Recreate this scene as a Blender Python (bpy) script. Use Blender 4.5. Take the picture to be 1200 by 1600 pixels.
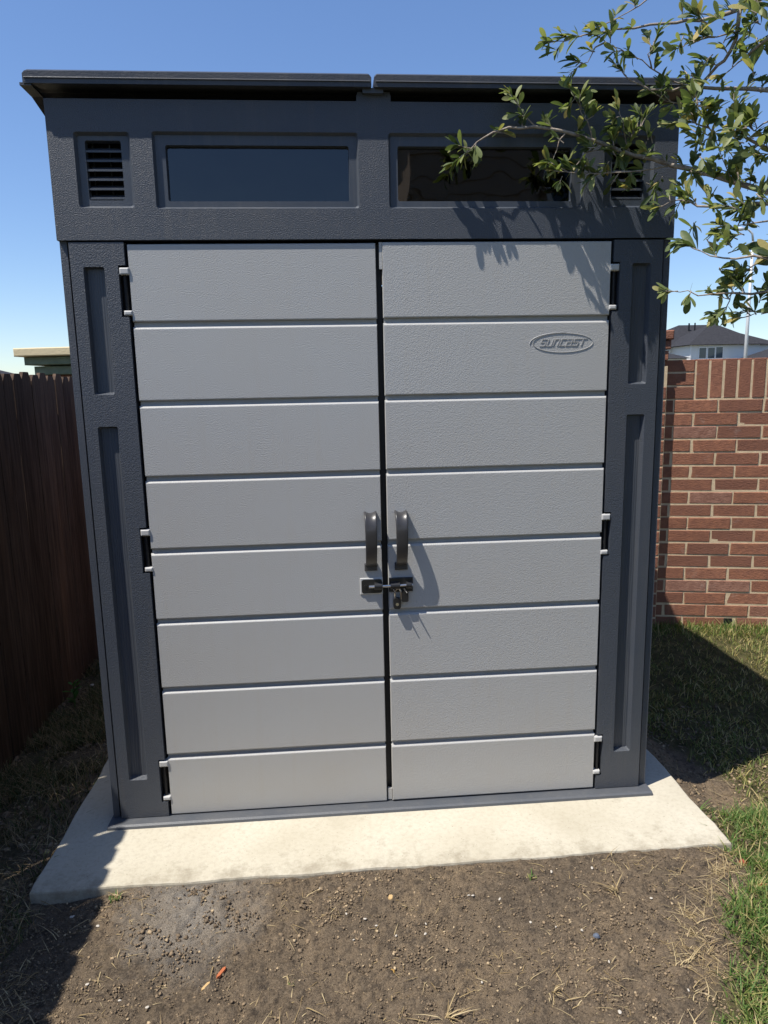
import bpy, math, random
import numpy as np
from mathutils import Vector, Matrix
from mathutils.geometry import tessellate_polygon

for o in list(bpy.data.objects): bpy.data.objects.remove(o)
S = bpy.context.scene
COL = S.collection
R = math.radians

# ------------------------------------------------------------------ camera
cam = bpy.data.cameras.new('camera'); co = bpy.data.objects.new('camera', cam); COL.objects.link(co)
co.location = (0.7467, -2.1647, 1.3846); co.rotation_euler = (R(79.991), R(1.1324), R(-4.5157))
cam.sensor_fit = 'VERTICAL'; cam.sensor_height = 24.0; cam.lens = 1103.27/1600*24
cam.clip_start = 0.02; cam.clip_end = 3000
S.camera = co
# ------------------------------------------------------------------ sky + sun
SUN = Vector((2.1, 1.0, -4.47)).normalized()          # direction the light travels
EL = math.asin(-SUN.z); AZ = math.atan2(-SUN.x, -SUN.y)
w = bpy.data.worlds.new('World'); S.world = w; w.use_nodes = True
nt = w.node_tree; bg = nt.nodes['Background']
sky = nt.nodes.new('ShaderNodeTexSky'); sky.sky_type = 'NISHITA'; sky.sun_disc = False
sky.sun_elevation = EL; sky.sun_rotation = AZ
sky.altitude = 200; sky.air_density = 1.0; sky.dust_density = 0.25; sky.ozone_density = 5.0
gm = nt.nodes.new('ShaderNodeGamma'); gm.inputs[1].default_value = .84                       # softer contrast from zenith to horizon (haze)
hsv = nt.nodes.new('ShaderNodeHueSaturation'); hsv.inputs['Saturation'].default_value = 1.15; hsv.inputs['Hue'].default_value = .508
nt.links.new(sky.outputs[0], gm.inputs[0]); nt.links.new(gm.outputs[0], hsv.inputs['Color']); nt.links.new(hsv.outputs[0], bg.inputs[0]); bg.inputs[1].default_value = 0.15
sl = bpy.data.lights.new('sun', 'SUN'); sl.energy = 4.6; sl.angle = R(0.53); sl.color = (1.0, 0.95, 0.87)
so = bpy.data.objects.new('sun', sl); COL.objects.link(so); so.rotation_euler = SUN.to_track_quat('-Z', 'Y').to_euler()
so.location = (-4, -3, 9)
# ------------------------------------------------------------------ exposure
S.view_settings.view_transform = 'Standard'; S.view_settings.look = 'None'
S.view_settings.exposure = 0.52; S.view_settings.gamma = 1.0; S.view_settings.use_curve_mapping = False
S.render.engine = 'CYCLES'

rng = random.Random(7)
npr = np.random.default_rng(11)

# ================================================================== materials
def mat(name, base=(.5,.5,.5), rough=.6, spec=.5, metal=0.0):
    m = bpy.data.materials.new(name); m.use_nodes = True
    b = m.node_tree.nodes['Principled BSDF']
    b.inputs['Base Color'].default_value = (*base, 1); b.inputs['Roughness'].default_value = rough
    b.inputs['Specular IOR Level'].default_value = spec; b.inputs['Metallic'].default_value = metal
    return m
def nd(m, t, **kw):
    n = m.node_tree.nodes.new(t)
    for k, v in kw.items():
        if k in n.inputs: n.inputs[k].default_value = v
        else: setattr(n, k, v)
    return n
def ln(m, a, b): m.node_tree.links.new(a, b)
def bsdf(m): return m.node_tree.nodes['Principled BSDF']
def coord(m, scale=(1,1,1), kind='Object'):
    tc = nd(m, 'ShaderNodeTexCoord'); mp = nd(m, 'ShaderNodeMapping'); mp.inputs['Scale'].default_value = scale
    ln(m, tc.outputs[kind], mp.inputs[0]); return mp.outputs[0]
def wcoord(m, scale=(1,1,1)):
    g = nd(m, 'ShaderNodeNewGeometry'); mp = nd(m, 'ShaderNodeMapping'); mp.inputs['Scale'].default_value = scale
    ln(m, g.outputs['Position'], mp.inputs[0]); return mp.outputs[0]
def noise(m, vec, scale, detail=4, rough=.55):
    n = nd(m, 'ShaderNodeTexNoise', Scale=scale, Detail=detail, Roughness=rough); ln(m, vec, n.inputs['Vector']); return n.outputs['Fac']
def ramp(m, fac, stops):
    r = nd(m, 'ShaderNodeValToRGB'); e = r.color_ramp.elements
    while len(e) > 1: e.remove(e[-1])
    e[0].position = stops[0][0]; e[0].color = (*stops[0][1], 1)
    for p, c in stops[1:]:
        x = e.new(p); x.color = (*c, 1)
    ln(m, fac, r.inputs[0]); return r.outputs[0]
def mixc(m, fac, a, b, blend='MIX'):
    n = nd(m, 'ShaderNodeMix', data_type='RGBA', blend_type=blend)
    for sock, v in ((n.inputs[0], fac), (n.inputs[6], a), (n.inputs[7], b)):
        if isinstance(v, (int, float)): sock.default_value = v
        elif isinstance(v, tuple): sock.default_value = (*v, 1)
        else: ln(m, v, sock)
    return n.outputs[2]
def bump(m, h, strength=.5, dist=.002, nrm=None):
    b = nd(m, 'ShaderNodeBump', Strength=strength, Distance=dist); ln(m, h, b.inputs['Height'])
    if nrm is not None: ln(m, nrm, b.inputs['Normal'])
    ln(m, b.outputs[0], bsdf(m).inputs['Normal']); return b.outputs[0]
def island(m):
    return nd(m, 'ShaderNodeNewGeometry').outputs['Random Per Island']
def objrand(m):
    return nd(m, 'ShaderNodeObjectInfo').outputs['Random']

def plastic(name, base, rough, st, sc, dirt=(.30,.27,.22), dirt_amt=.18):
    m = mat(name, base, rough, .45)
    v = wcoord(m)
    n1 = noise(m, v, sc, 2, .6); n2 = noise(m, v, 2.3, 4, .6)
    col = mixc(m, ramp(m, n2, [(.35,(0,0,0)),(.75,(dirt_amt*.6,)*3)]), base, dirt)
    # splash dust on the lowest hand's breadth
    g = nd(m, 'ShaderNodeNewGeometry'); sx = nd(m, 'ShaderNodeSeparateXYZ'); ln(m, g.outputs['Position'], sx.inputs[0])
    mr = nd(m, 'ShaderNodeMapRange'); mr.inputs[1].default_value = .30; mr.inputs[2].default_value = 0.0; mr.inputs[3].default_value = 0; mr.inputs[4].default_value = dirt_amt
    ln(m, sx.outputs[2], mr.inputs[0])
    mu = nd(m, 'ShaderNodeMath', operation='MULTIPLY'); ln(m, mr.outputs[0], mu.inputs[0]); ln(m, noise(m, v, 9, 5, .6), mu.inputs[1])
    col = mixc(m, mu.outputs[0], col, dirt)
    stk = noise(m, wcoord(m, (1,1,.05)), 38, 5, .7)
    col = mixc(m, ramp(m, stk, [(.52,(0,0,0)),(.80,(dirt_amt*.75,)*3)]), col, dirt)
    blot = noise(m, v, 24, 6, .75)
    col = mixc(m, ramp(m, blot, [(.60,(0,0,0)),(.78,(dirt_amt*.6,)*3)]), col, tuple(q*.6 for q in base))
    ln(m, col, bsdf(m).inputs['Base Color'])
    rr = nd(m, 'ShaderNodeMapRange'); rr.inputs[3].default_value = rough-.07; rr.inputs[4].default_value = rough+.08; ln(m, n2, rr.inputs[0]); ln(m, rr.outputs[0], bsdf(m).inputs['Roughness'])
    bump(m, n1, st, .0028)
    return m

M = {}
M['door'] = plastic('door_plastic', (.415,.415,.405), .50, .46, 330, (.40,.35,.28), .30)
M['dark'] = plastic('dark_plastic', (.051,.061,.079), .47, .75, 340, (.16,.14,.11), .22)
M['smooth'] = plastic('dark_plastic_smooth', (.049,.060,.079), .45, .3, 400)
M['roof'] = plastic('roof_plastic', (.032,.037,.048), .42, .4, 250, (.2,.18,.15), .3)
m = plastic('dark_plastic_grain', (.047,.057,.075), .5, .3, 400)
v = wcoord(m, (1,1,.16)); wv = nd(m, 'ShaderNodeTexWave', Scale=42.0, Distortion=9.0, Detail=2.0); wv.inputs['Detail Scale'].default_value = .6
ln(m, v, wv.inputs['Vector']); bump(m, wv.outputs['Fac'], .35, .0012)
M['grain'] = m
M['hinge'] = mat('hinge_plastic', (.46,.455,.44), .5)
M['black'] = mat('rubber_and_shade_black', (.012,.012,.013), .55, .35)  # rubber seal, also the painted shade of hinge notches and weep hole
M['blackmetal'] = mat('black_powder_coat', (.016,.016,.017), .35, .5)
m = mat('handle_plastic', (.042,.041,.042), .36, .5); M['handle'] = m
bump(m, noise(m, wcoord(m), 260, 2), .12, .001)
M['chrome'] = mat('zinc_bolt', (.75,.72,.68), .28, .5, 1.0)
M['logo'] = plastic('logo_plastic', (.40,.40,.40), .5, .2, 330)
M['logo_dark'] = plastic('logo_relief_shade', (.37,.363,.35), .6, .2, 330)  # darker than the door: relief shading put into the colour of raised strokes
M['void'] = mat('unlit_interior_dark', (.02,.02,.022), .9, .1)  # near-black colour paints in the darkness inside shed and vents

# tinted window pane: fresnel reflection over dark see-through acrylic
m = bpy.data.materials.new('tinted_acrylic'); m.use_nodes = True; N = m.node_tree.nodes; N.clear()
out = N.new('ShaderNodeOutputMaterial'); mx = N.new('ShaderNodeMixShader'); fr = N.new('ShaderNodeFresnel'); fr.inputs[0].default_value = 1.75
gl = N.new('ShaderNodeBsdfGlossy'); gl.inputs['Roughness'].default_value = .015; tr = N.new('ShaderNodeBsdfTransparent'); tr.inputs[0].default_value = (.30,.31,.33,1)
ln(m, fr.outputs[0], mx.inputs[0]); ln(m, tr.outputs[0], mx.inputs[1]); ln(m, gl.outputs[0], mx.inputs[2]); ln(m, mx.outputs[0], out.inputs[0])
bn = N.new('ShaderNodeBump'); bn.inputs['Strength'].default_value = .16; bn.inputs['Distance'].default_value = .004
ln(m, noise(m, wcoord(m), 11, 1), bn.inputs['Height']); ln(m, bn.outputs[0], gl.inputs['Normal'])
M['pane'] = m

# concrete
m = mat('concrete', (.62,.56,.45), .85, .25); v = wcoord(m)
c = ramp(m, noise(m, v, 3.2, 5, .6), [(.3,(.43,.39,.30)),(.55,(.50,.46,.365)),(.75,(.54,.505,.41))])
c = mixc(m, ramp(m, noise(m, v, 70, 5, .7), [(.46,(0,0,0)),(.70,(.5,.5,.5))]), c, (.36,.31,.24))
spk = nd(m, 'ShaderNodeTexVoronoi', Scale=55.0); ln(m, v, spk.inputs['Vector'])
c = mixc(m, ramp(m, spk.outputs['Distance'], [(.045,(.75,.75,.75)),(.11,(0,0,0))]), c, (.20,.17,.13))
stn = noise(m, v, 13, 6, .75)
gp = nd(m, 'ShaderNodeNewGeometry'); sp = nd(m, 'ShaderNodeSeparateXYZ'); ln(m, gp.outputs['Position'], sp.inputs[0])
ed = nd(m, 'ShaderNodeMapRange'); ed.inputs[1].default_value = -.20; ed.inputs[2].default_value = -.315; ed.inputs[3].default_value = 0.0; ed.inputs[4].default_value = .17; ln(m, sp.outputs[1], ed.inputs[0])
ad = nd(m, 'ShaderNodeMath', operation='ADD'); ln(m, stn, ad.inputs[0]); ln(m, ed.outputs[0], ad.inputs[1])
c = mixc(m, ramp(m, ad.outputs[0], [(.57,(0,0,0)),(.78,(.6,.6,.6))]), c, (.22,.185,.13))
ln(m, c, bsdf(m).inputs['Base Color']); bump(m, noise(m, v, 240, 4, .7), .35, .002); M['concrete'] = m

# dirt ground
m = mat('soil', (.12,.095,.07), .95, .15); v = wcoord(m)
c = ramp(m, noise(m, v, 2.6, 6, .62), [(.26,(.110,.086,.064)),(.40,(.185,.142,.098)),(.54,(.245,.184,.122)),(.66,(.30,.221,.139)),(.78,(.36,.265,.165))])
c = mixc(m, ramp(m, noise(m, v, 34, 6, .72), [(.34,(.9,.9,.9)),(.54,(0,0,0))]), c, (.070,.056,.044))
c = mixc(m, ramp(m, noise(m, v, 120, 4, .7), [(.50,(0,0,0)),(.70,(.9,.9,.9))]), c, (.29,.225,.155))
c = mixc(m, ramp(m, noise(m, v, 190, 3, .7), [(.33,(.85,.85,.85)),(.45,(0,0,0))]), c, (.065,.053,.043))
# pale dusty patch beside the slab
gp = nd(m, 'ShaderNodeNewGeometry'); vm = nd(m, 'ShaderNodeVectorMath', operation='DISTANCE'); ln(m, gp.outputs['Position'], vm.inputs[0]); vm.inputs[1].default_value = (.33,-.40,-.02)
dn = nd(m, 'ShaderNodeMath', operation='MULTIPLY_ADD'); dn.inputs[1].default_value = .35; ln(m, noise(m, v, 9, 5, .7), dn.inputs[0]); ln(m, vm.outputs['Value'], dn.inputs[2])
c = mixc(m, ramp(m, dn.outputs[0], [(.20,(.62,.62,.62)),(.42,(0,0,0))]), c, (.42,.385,.335))
vc = nd(m, 'ShaderNodeVertexColor'); vc.layer_name = 'turf'
lawn = ramp(m, noise(m, v, 22, 5, .7), [(.3,(.045,.05,.022)),(.5,(.10,.09,.04)),(.7,(.19,.16,.08))])
c = mixc(m, vc.outputs[0], c, lawn)
ln(m, c, bsdf(m).inputs['Base Color'])
b1 = bump(m, noise(m, v, 80, 6, .78), 1.0, .018); bump(m, noise(m, v, 260, 3, .7), .8, .005, b1); M['soil'] = m

def islandmat(name, stops, rough=.8, spec=.2, trans=0.0, bumpy=None):
    m = mat(name, stops[0][1], rough, spec)
    ln(m, ramp(m, island(m), stops), bsdf(m).inputs['Base Color'])
    if trans:
        out = m.node_tree.nodes['Material Output']; t = nd(m, 'ShaderNodeBsdfTranslucent'); ln(m, ramp(m, island(m), [(p, (c[0]*1.5, c[1]*1.6, c[2]*.9)) for p, c in stops]), t.inputs[0])
        mx = nd(m, 'ShaderNodeMixShader'); mx.inputs[0].default_value = trans
        ln(m, bsdf(m).outputs[0], mx.inputs[1]); ln(m, t.outputs[0], mx.inputs[2]); ln(m, mx.outputs[0], out.inputs[0])
    if bumpy: bump(m, noise(m, wcoord(m), bumpy, 4, .7), .6, .003)
    return m
M['crumb'] = islandmat('soil_crumb', [(0,(.11,.084,.059)),(.35,(.165,.124,.084)),(.7,(.215,.160,.105)),(.92,(.28,.205,.13)),(1,(.48,.37,.23))], .95, .1, 0, 180)
M['straw'] = islandmat('dry_straw', [(0,(.20,.14,.07)),(.5,(.36,.27,.14)),(1,(.52,.42,.25))], .75, .2, .15)
M['grass'] = islandmat('green_grass', [(0,(.055,.105,.022)),(.45,(.10,.18,.038)),(.68,(.165,.23,.055)),(.80,(.32,.29,.11)),(1,(.46,.36,.18))], .55, .3, .3)
M['lawn'] = islandmat('lawn_grass', [(0,(.08,.115,.028)),(.4,(.15,.19,.048)),(.62,(.27,.25,.08)),(.82,(.43,.35,.15)),(1,(.55,.44,.23))], .6, .25, .25)
M['shadegrass'] = islandmat('patchy_grass', [(0,(.04,.06,.02)),(.45,(.06,.085,.025)),(.55,(.18,.13,.07)),(1,(.33,.25,.14))], .7, .2, .2)
M['weed'] = islandmat('weed_leaf', [(0,(.05,.14,.03)),(1,(.09,.20,.045))], .5, .3, .3)
M['pebble'] = mat('pale_pebble', (.46,.42,.36), .8, .2)
M['bluestone'] = mat('blue_grey_pebble', (.10,.12,.16), .5, .4)
M['chip'] = mat('orange_bark', (.42,.13,.055), .8, .2); M['chipy'] = mat('pale_wood_chip', (.50,.34,.16), .8, .2)
for k in ('chip','chipy'): bump(M[k], noise(M[k], wcoord(M[k], (1,.2,1)), 300, 3), .6, .002)
M['brickchip'] = mat('brick_fragment', (.33,.075,.045), .85, .2)
M['yleaf'] = islandmat('fallen_leaf', [(0,(.42,.27,.06)),(1,(.36,.20,.07))], .7, .2, .2)

# fence wood
m = mat('fence_wood', (.10,.05,.035), .85, .15); v = wcoord(m, (1,1,.06))
c = ramp(m, noise(m, v, 60, 6, .7), [(.3,(.046,.031,.023)),(.5,(.095,.063,.045)),(.72,(.165,.115,.083))])
c = mixc(m, ramp(m, noise(m, wcoord(m,(1,1,.12)), 9, 4, .6), [(.55,(0,0,0)),(.8,(.5,.5,.5))]), c, (.19,.105,.055))
hs = nd(m, 'ShaderNodeHueSaturation'); mr = nd(m, 'ShaderNodeMapRange'); mr.inputs[3].default_value = .65; mr.inputs[4].default_value = 1.35; ln(m, objrand(m), mr.inputs[0]); ln(m, mr.outputs[0], hs.inputs['Value']); ln(m, c, hs.inputs['Color'])
ln(m, hs.outputs[0], bsdf(m).inputs['Base Color']); bump(m, noise(m, v, 150, 5, .7), .6, .003); M['fence'] = m

# brick + mortar
m = mat('red_brick', (.27,.10,.065), .9, .15); v = wcoord(m)
c = ramp(m, objrand(m), [(0,(.245,.115,.077)),(.35,(.315,.142,.088)),(.7,(.38,.168,.100)),(1,(.38,.21,.155))])
c = mixc(m, ramp(m, noise(m, v, 30, 5, .7), [(.4,(.6,.6,.6)),(.62,(0,0,0))]), c, (.21,.098,.07))
c = mixc(m, ramp(m, noise(m, v, 11, 5, .75), [(.60,(0,0,0)),(.80,(.45,.45,.45))]), c, (.46,.36,.31))
ln(m, c, bsdf(m).inputs['Base Color'])
b1 = bump(m, noise(m, wcoord(m,(1,1,2.2)), 75, 5, .7), .8, .006); bump(m, noise(m, v, 300, 3, .7), .5, .003, b1); M['brick'] = m
m = mat('mortar', (.52,.42,.29), .95, .1); v = wcoord(m)
ln(m, ramp(m, noise(m, v, 25, 5, .7), [(.3,(.56,.43,.275)),(.7,(.74,.59,.40))]), bsdf(m).inputs['Base Color']); bump(m, noise(m, v, 220, 4, .7), .7, .004); M['mortar'] = m
m = mat('cap_stone', (.62,.52,.33), .85, .2); bump(m, noise(m, wcoord(m), 60, 5), .5, .005); M['cap'] = m
m = mat('green_grey_stone', (.20,.24,.17), .9, .15); v = wcoord(m)
ln(m, ramp(m, noise(m, v, 14, 4), [(.3,(.12,.15,.105)),(.7,(.20,.235,.165))]), bsdf(m).inputs['Base Color']); bump(m, noise(m, v, 70, 5), .5, .006); M['stone'] = m

# tree
m = mat('oak_bark', (.30,.25,.20), .85, .2); v = wcoord(m)
ln(m, ramp(m, noise(m, v, 60, 5, .7), [(.3,(.16,.12,.095)),(.5,(.30,.25,.205)),(.75,(.46,.40,.34))]), bsdf(m).inputs['Base Color']); bump(m, noise(m, v, 160, 4), .6, .003); M['bark'] = m
def leafmat(name, src):
    m = mat(name, (.05,.09,.02), .52, .35)
    f = src(m)
    stops = [(0,(.045,.068,.026)),(.32,(.095,.128,.045)),(.65,(.165,.20,.072)),(.9,(.25,.265,.10)),(1,(.38,.29,.10))]
    ln(m, ramp(m, f, stops), bsdf(m).inputs['Base Color'])
    t = nd(m, 'ShaderNodeBsdfTranslucent'); ln(m, ramp(m, f, [(p,(c[0]*1.9,c[1]*2.0,c[2]*1.2)) for p, c in stops]), t.inputs[0])
    mx = nd(m, 'ShaderNodeMixShader'); mx.inputs[0].default_value = .33
    ln(m, bsdf(m).outputs[0], mx.inputs[1]); ln(m, t.outputs[0], mx.inputs[2]); ln(m, mx.outputs[0], m.node_tree.nodes['Material Output'].inputs[0])
    bump(m, noise(m, wcoord(m), 190, 2), .25, .002)
    return m
M['leaf'] = leafmat('oak_leaf', objrand); M['leafs'] = leafmat('oak_foliage', island)

# far houses
m = mat('far_roof', (.075,.075,.085), .9, .15); ln(m, ramp(m, noise(m, wcoord(m,(1,1,3)), 5, 5), [(.3,(.026,.026,.030)),(.7,(.045,.045,.050))]), bsdf(m).inputs['Base Color']); M['hroof'] = m
M['hwall'] = mat('white_siding', (.72,.71,.68), .8, .2); M['hglass'] = mat('far_glass', (.05,.07,.09), .08, .6); M['htrim'] = mat('white_trim', (.78,.77,.75), .6)
M['hbrick'] = mat('far_brick', (.30,.12,.07), .9, .1)
m = mat('brown_siding', (.42,.34,.27), .85, .1); M['bside'] = m
M['pole'] = mat('galvanised_pole', (.62,.62,.62), .5, .5, .2)

# ================================================================== helpers
def setp(o, label=None, cat=None, group=None, kind=None):
    if label: o['label'] = label
    if cat: o['category'] = cat
    if group: o['group'] = group
    if kind: o['kind'] = kind
    return o
def empty(name, loc=(0,0,0)):
    o = bpy.data.objects.new(name, None); COL.objects.link(o); o.location = loc; o.empty_display_size = .1; return o
def link(name, me, parent=None, loc=None, rot=None, scale=None):
    o = bpy.data.objects.new(name, me); COL.objects.link(o)
    if parent is not None:
        o.parent = parent
    if loc is not None: o.location = loc
    if rot is not None: o.rotation_euler = rot
    if scale is not None: o.scale = scale
    return o
class MB:
    def __init__(s): s.v = []; s.f = []; s.m = []; s.mi = 0
    def add(s, vs, fs):
        n = len(s.v); s.v += [tuple(p) for p in vs]; s.f += [tuple(i+n for i in f) for f in fs]; s.m += [s.mi]*len(fs); return s
    def box(s, x0, x1, y0, y1, z0, z1):
        return s.add([(x0,y0,z0),(x1,y0,z0),(x1,y1,z0),(x0,y1,z0),(x0,y0,z1),(x1,y0,z1),(x1,y1,z1),(x0,y1,z1)],
                     [(0,3,2,1),(4,5,6,7),(0,1,5,4),(1,2,6,5),(2,3,7,6),(3,0,4,7)])
    def cbox(s, x0, x1, y0, y1, z0, z1, c):            # box with chamfered front face (front = y0)
        b = [(x0,y1,z0),(x1,y1,z0),(x1,y1,z1),(x0,y1,z1)]
        a = [(x0,y0+c,z0),(x1,y0+c,z0),(x1,y0+c,z1),(x0,y0+c,z1)]
        f = [(x0+c,y0,z0+c),(x1-c,y0,z0+c),(x1-c,y0,z1-c),(x0+c,y0,z1-c)]
        q = [(8,9,10,11),(0,3,2,1)]
        for i in range(4):
            j = (i+1) % 4; q += [(i,j,4+j,4+i),(4+i,4+j,8+j,8+i)]
        return s.add(b+a+f, q)
    def prism(s, prof, x0, x1):                       # closed (y,z) profile extruded along x
        n = len(prof); vs = [(x0,y,z) for y,z in prof]+[(x1,y,z) for y,z in prof]
        fs = [(i,(i+1)%n,n+(i+1)%n,n+i) for i in range(n)]+[tuple(range(n-1,-1,-1)), tuple(range(n,2*n))]
        return s.add(vs, fs)
    def tube(s, pts, rad, n=6, caps=True):
        pts = [Vector(p) for p in pts]; rings = []
        if not isinstance(rad, (list,tuple)): rad = [rad]*len(pts)
        up = Vector((.31,.2,.93)); 
        for i, p in enumerate(pts):
            d = (pts[min(i+1,len(pts)-1)]-pts[max(i-1,0)]).normalized()
            a = d.cross(up)
            if a.length < .05: a = d.cross(Vector((1,0,0)))
            a.normalize(); b = d.cross(a)
            rings.append([p+(a*math.cos(t)+b*math.sin(t))*rad[i] for t in [2*math.pi*k/n for k in range(n)]])
        vs = [q for r in rings for q in r]; fs = []
        for i in range(len(pts)-1):
            for k in range(n): fs.append((i*n+k,i*n+(k+1)%n,(i+1)*n+(k+1)%n,(i+1)*n+k))
        if caps: fs += [tuple(range(n-1,-1,-1)), tuple((len(pts)-1)*n+k for k in range(n))]
        return s.add(vs, fs)
    def loops(s, a, b):                               # bridge two equal rings
        n = len(a); return s.add(list(a)+list(b), [(i,(i+1)%n,n+(i+1)%n,n+i) for i in range(n)])
    def poly(s, rings):                               # flat polygon with holes
        ts = tessellate_polygon([[Vector(p) for p in r] for r in rings]); vs = [p for r in rings for p in r]
        out = []
        for t in ts:
            a, b, c = (Vector(vs[i]) for i in t)
            nrm = (b-a).cross(c-a)
            out.append(t if nrm.y <= 0 else (t[0],t[2],t[1]))
        return s.add(vs, out)
    def mesh(s, name, mats, smooth=False):
        me = bpy.data.meshes.new(name); me.from_pydata(s.v, [], s.f)
        for x in (mats if isinstance(mats, (list,tuple)) else [mats]): me.materials.append(x)
        if max(s.m, default=0): me.polygons.foreach_set('material_index', s.m)
        if smooth: me.polygons.foreach_set('use_smooth', [True]*len(me.polygons))
        me.update(); return me
    def obj(s, name, mats, parent=None, smooth=False, bevel=0, **kw):
        o = link(name, s.mesh(name, mats, smooth), parent, **kw)
        if bevel:
            b = o.modifiers.new('bevel', 'BEVEL'); b.width = bevel; b.segments = 2; b.limit_method = 'ANGLE'; b.angle_limit = R(40)
        return o
def rrect(x0, x1, z0, z1, r, y, n=4):
    pts = []
    for cx, cz, a0 in ((x1-r,z1-r,0),(x0+r,z1-r,90),(x0+r,z0+r,180),(x1-r,z0+r,270)):
        for k in range(n+1):
            a = R(a0+90*k/n); pts.append((cx+r*math.cos(a), y, cz+r*math.sin(a)))
    return pts
def vnoise(x, y, sc, seed=0, oct=4, gain=.5):
    tot = np.zeros_like(x); amp = 1; s = sc
    for o in range(oct):
        g = np.random.default_rng(seed+o*17).random((256,256))
        X = x*s+1000.3; Y = y*s+1000.7; xi = np.floor(X).astype(int); yi = np.floor(Y).astype(int); fx = X-xi; fy = Y-yi
        fx = fx*fx*(3-2*fx); fy = fy*fy*(3-2*fy)
        a = g[xi%256,yi%256]; b = g[(xi+1)%256,yi%256]; c_ = g[xi%256,(yi+1)%256]; d = g[(xi+1)%256,(yi+1)%256]
        tot += amp*((a*(1-fx)+b*fx)*(1-fy)+(c_*(1-fx)+d*fx)*fy-.5); amp *= gain; s *= 2.07
    return tot
def sst(t): t = np.clip(t,0,1); return t*t*(3-2*t)

# ================================================================== ground
SX0, SX1, SY0, SY1 = -.14, 1.926, -.3124, 1.72          # slab outline
def hgt(x, y):
    x = np.asarray(x, float); y = np.asarray(y, float)
    z = np.full_like(x, -.034)
    z = z + .024*sst((x-.02)/.16)*sst((1.95-x)/.1)*sst((-y-.18)/.1)*sst((y+.75)/.35)      # soil drawn up to the slab front
    z = z - .115*sst((-.16-x)/.45)                                                        # falls to the fence
    z = z - .068*sst((x-1.94)/.16)*sst((y+.22)/.22)*(1-.75*sst((y-.9)/.7))                # dip beside the slab
    z = z - .012*sst((.06-x)/.16)*sst((-y-.1)/.15)
    nearslab = sst((x-SX0+.25)/.2)*sst((SX1+.25-x)/.2)*sst((y-SY0+.3)/.2)*sst((SY1+.25-y)/.2)
    z = z + (.030-.020*nearslab)*vnoise(x, y, 1.3, 3, 3) + .008*vnoise(x, y, 9, 5, 4, .55)
    z = np.where(nearslab > .6, np.minimum(z, -.006+.003*vnoise(x, y, 20, 8, 3)), z)
    inslab = sst((x-SX0+.02)/.06)*sst((SX1+.02-x)/.06)*sst((y-SY0-.004)/.03)*sst((SY1-y)/.05)
    z = np.where(inslab > 0, np.minimum(z, z*(1-inslab)+(-.07)*inslab), z)
    return z
def GE(y): return 1.87+.68*np.minimum(y+.36, 0)        # left edge of the green grass
def turf_mask(x, y):
    n = vnoise(x, y, 5, 21, 4, .6)
    right = sst((x-GE(y) - .26*sst((y+.12)/.15)*sst((.55-y)/.25) + .10*n)/.12)
    left = sst((-.22-x+.25*n)/.2)*.55
    back = sst((y-1.72)/.1)
    return np.clip(np.maximum(np.maximum(right, left), back), 0, 1)
def grid_axis(a, fine, b):
    return np.unique(np.round(np.concatenate([a, fine, b]), 5))
gx = grid_axis(np.array([-400,-150,-60,-25,-10,-5,-3,-2,-1.5,-1.2]), np.arange(-1.1, 3.6, .0085), np.array([3.8,4.2,5,7,12,25,60,150,400]))
gy = grid_axis(np.array([-400,-150,-60,-25,-10,-5,-3,-2.2,-1.7,-1.4]), np.concatenate([np.arange(-1.3,-.2,.0085), np.arange(-.2, 3.0, .02)]), np.array([3.3,4,6,10,25,60,150,600]))
X, Y = np.meshgrid(gx, gy, indexing='ij'); far = sst((np.hypot(X-.9, Y)-4)/10)
front = sst((-Y-.28)/.06)
Z = hgt(X, Y)*(1-far) + (-.06)*far
Z = Z + (1-far)*front*(.008*np.maximum(vnoise(X, Y, 36, 31, 3, .6), -.1)*2*(.4+1.2*np.clip(vnoise(X, Y, 4, 37, 2)+.4,0,1)) + .006*vnoise(X, Y, 90, 33, 2, .6))
nx, ny = len(gx), len(gy)
idx = np.arange(nx*ny).reshape(nx, ny)
F = np.stack([idx[:-1,:-1], idx[1:,:-1], idx[1:,1:], idx[:-1,1:]], -1).reshape(-1, 4)
me = bpy.data.meshes.new('ground'); V = np.stack([X, Y, Z], -1).reshape(-1, 3)
me.vertices.add(len(V)); me.vertices.foreach_set('co', V.ravel()); me.loops.add(F.size); me.loops.foreach_set('vertex_index', F.ravel())
me.polygons.add(len(F)); me.polygons.foreach_set('loop_start', np.arange(0, F.size, 4)); me.polygons.foreach_set('loop_total', np.full(len(F), 4)); me.update(calc_edges=True)
me.polygons.foreach_set('use_smooth', np.ones(len(F), bool))
tm = np.maximum(turf_mask(X, Y), far).reshape(-1); ca = me.color_attributes.new('turf', 'FLOAT_COLOR', 'POINT')
ca.data.foreach_set('color', np.repeat(tm[:,None], 4, 1).ravel()); me.materials.append(M['soil'])
ground = link('ground', me); setp(ground, 'bare brown soil turning into patchy lawn around the slab', kind='structure')

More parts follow.
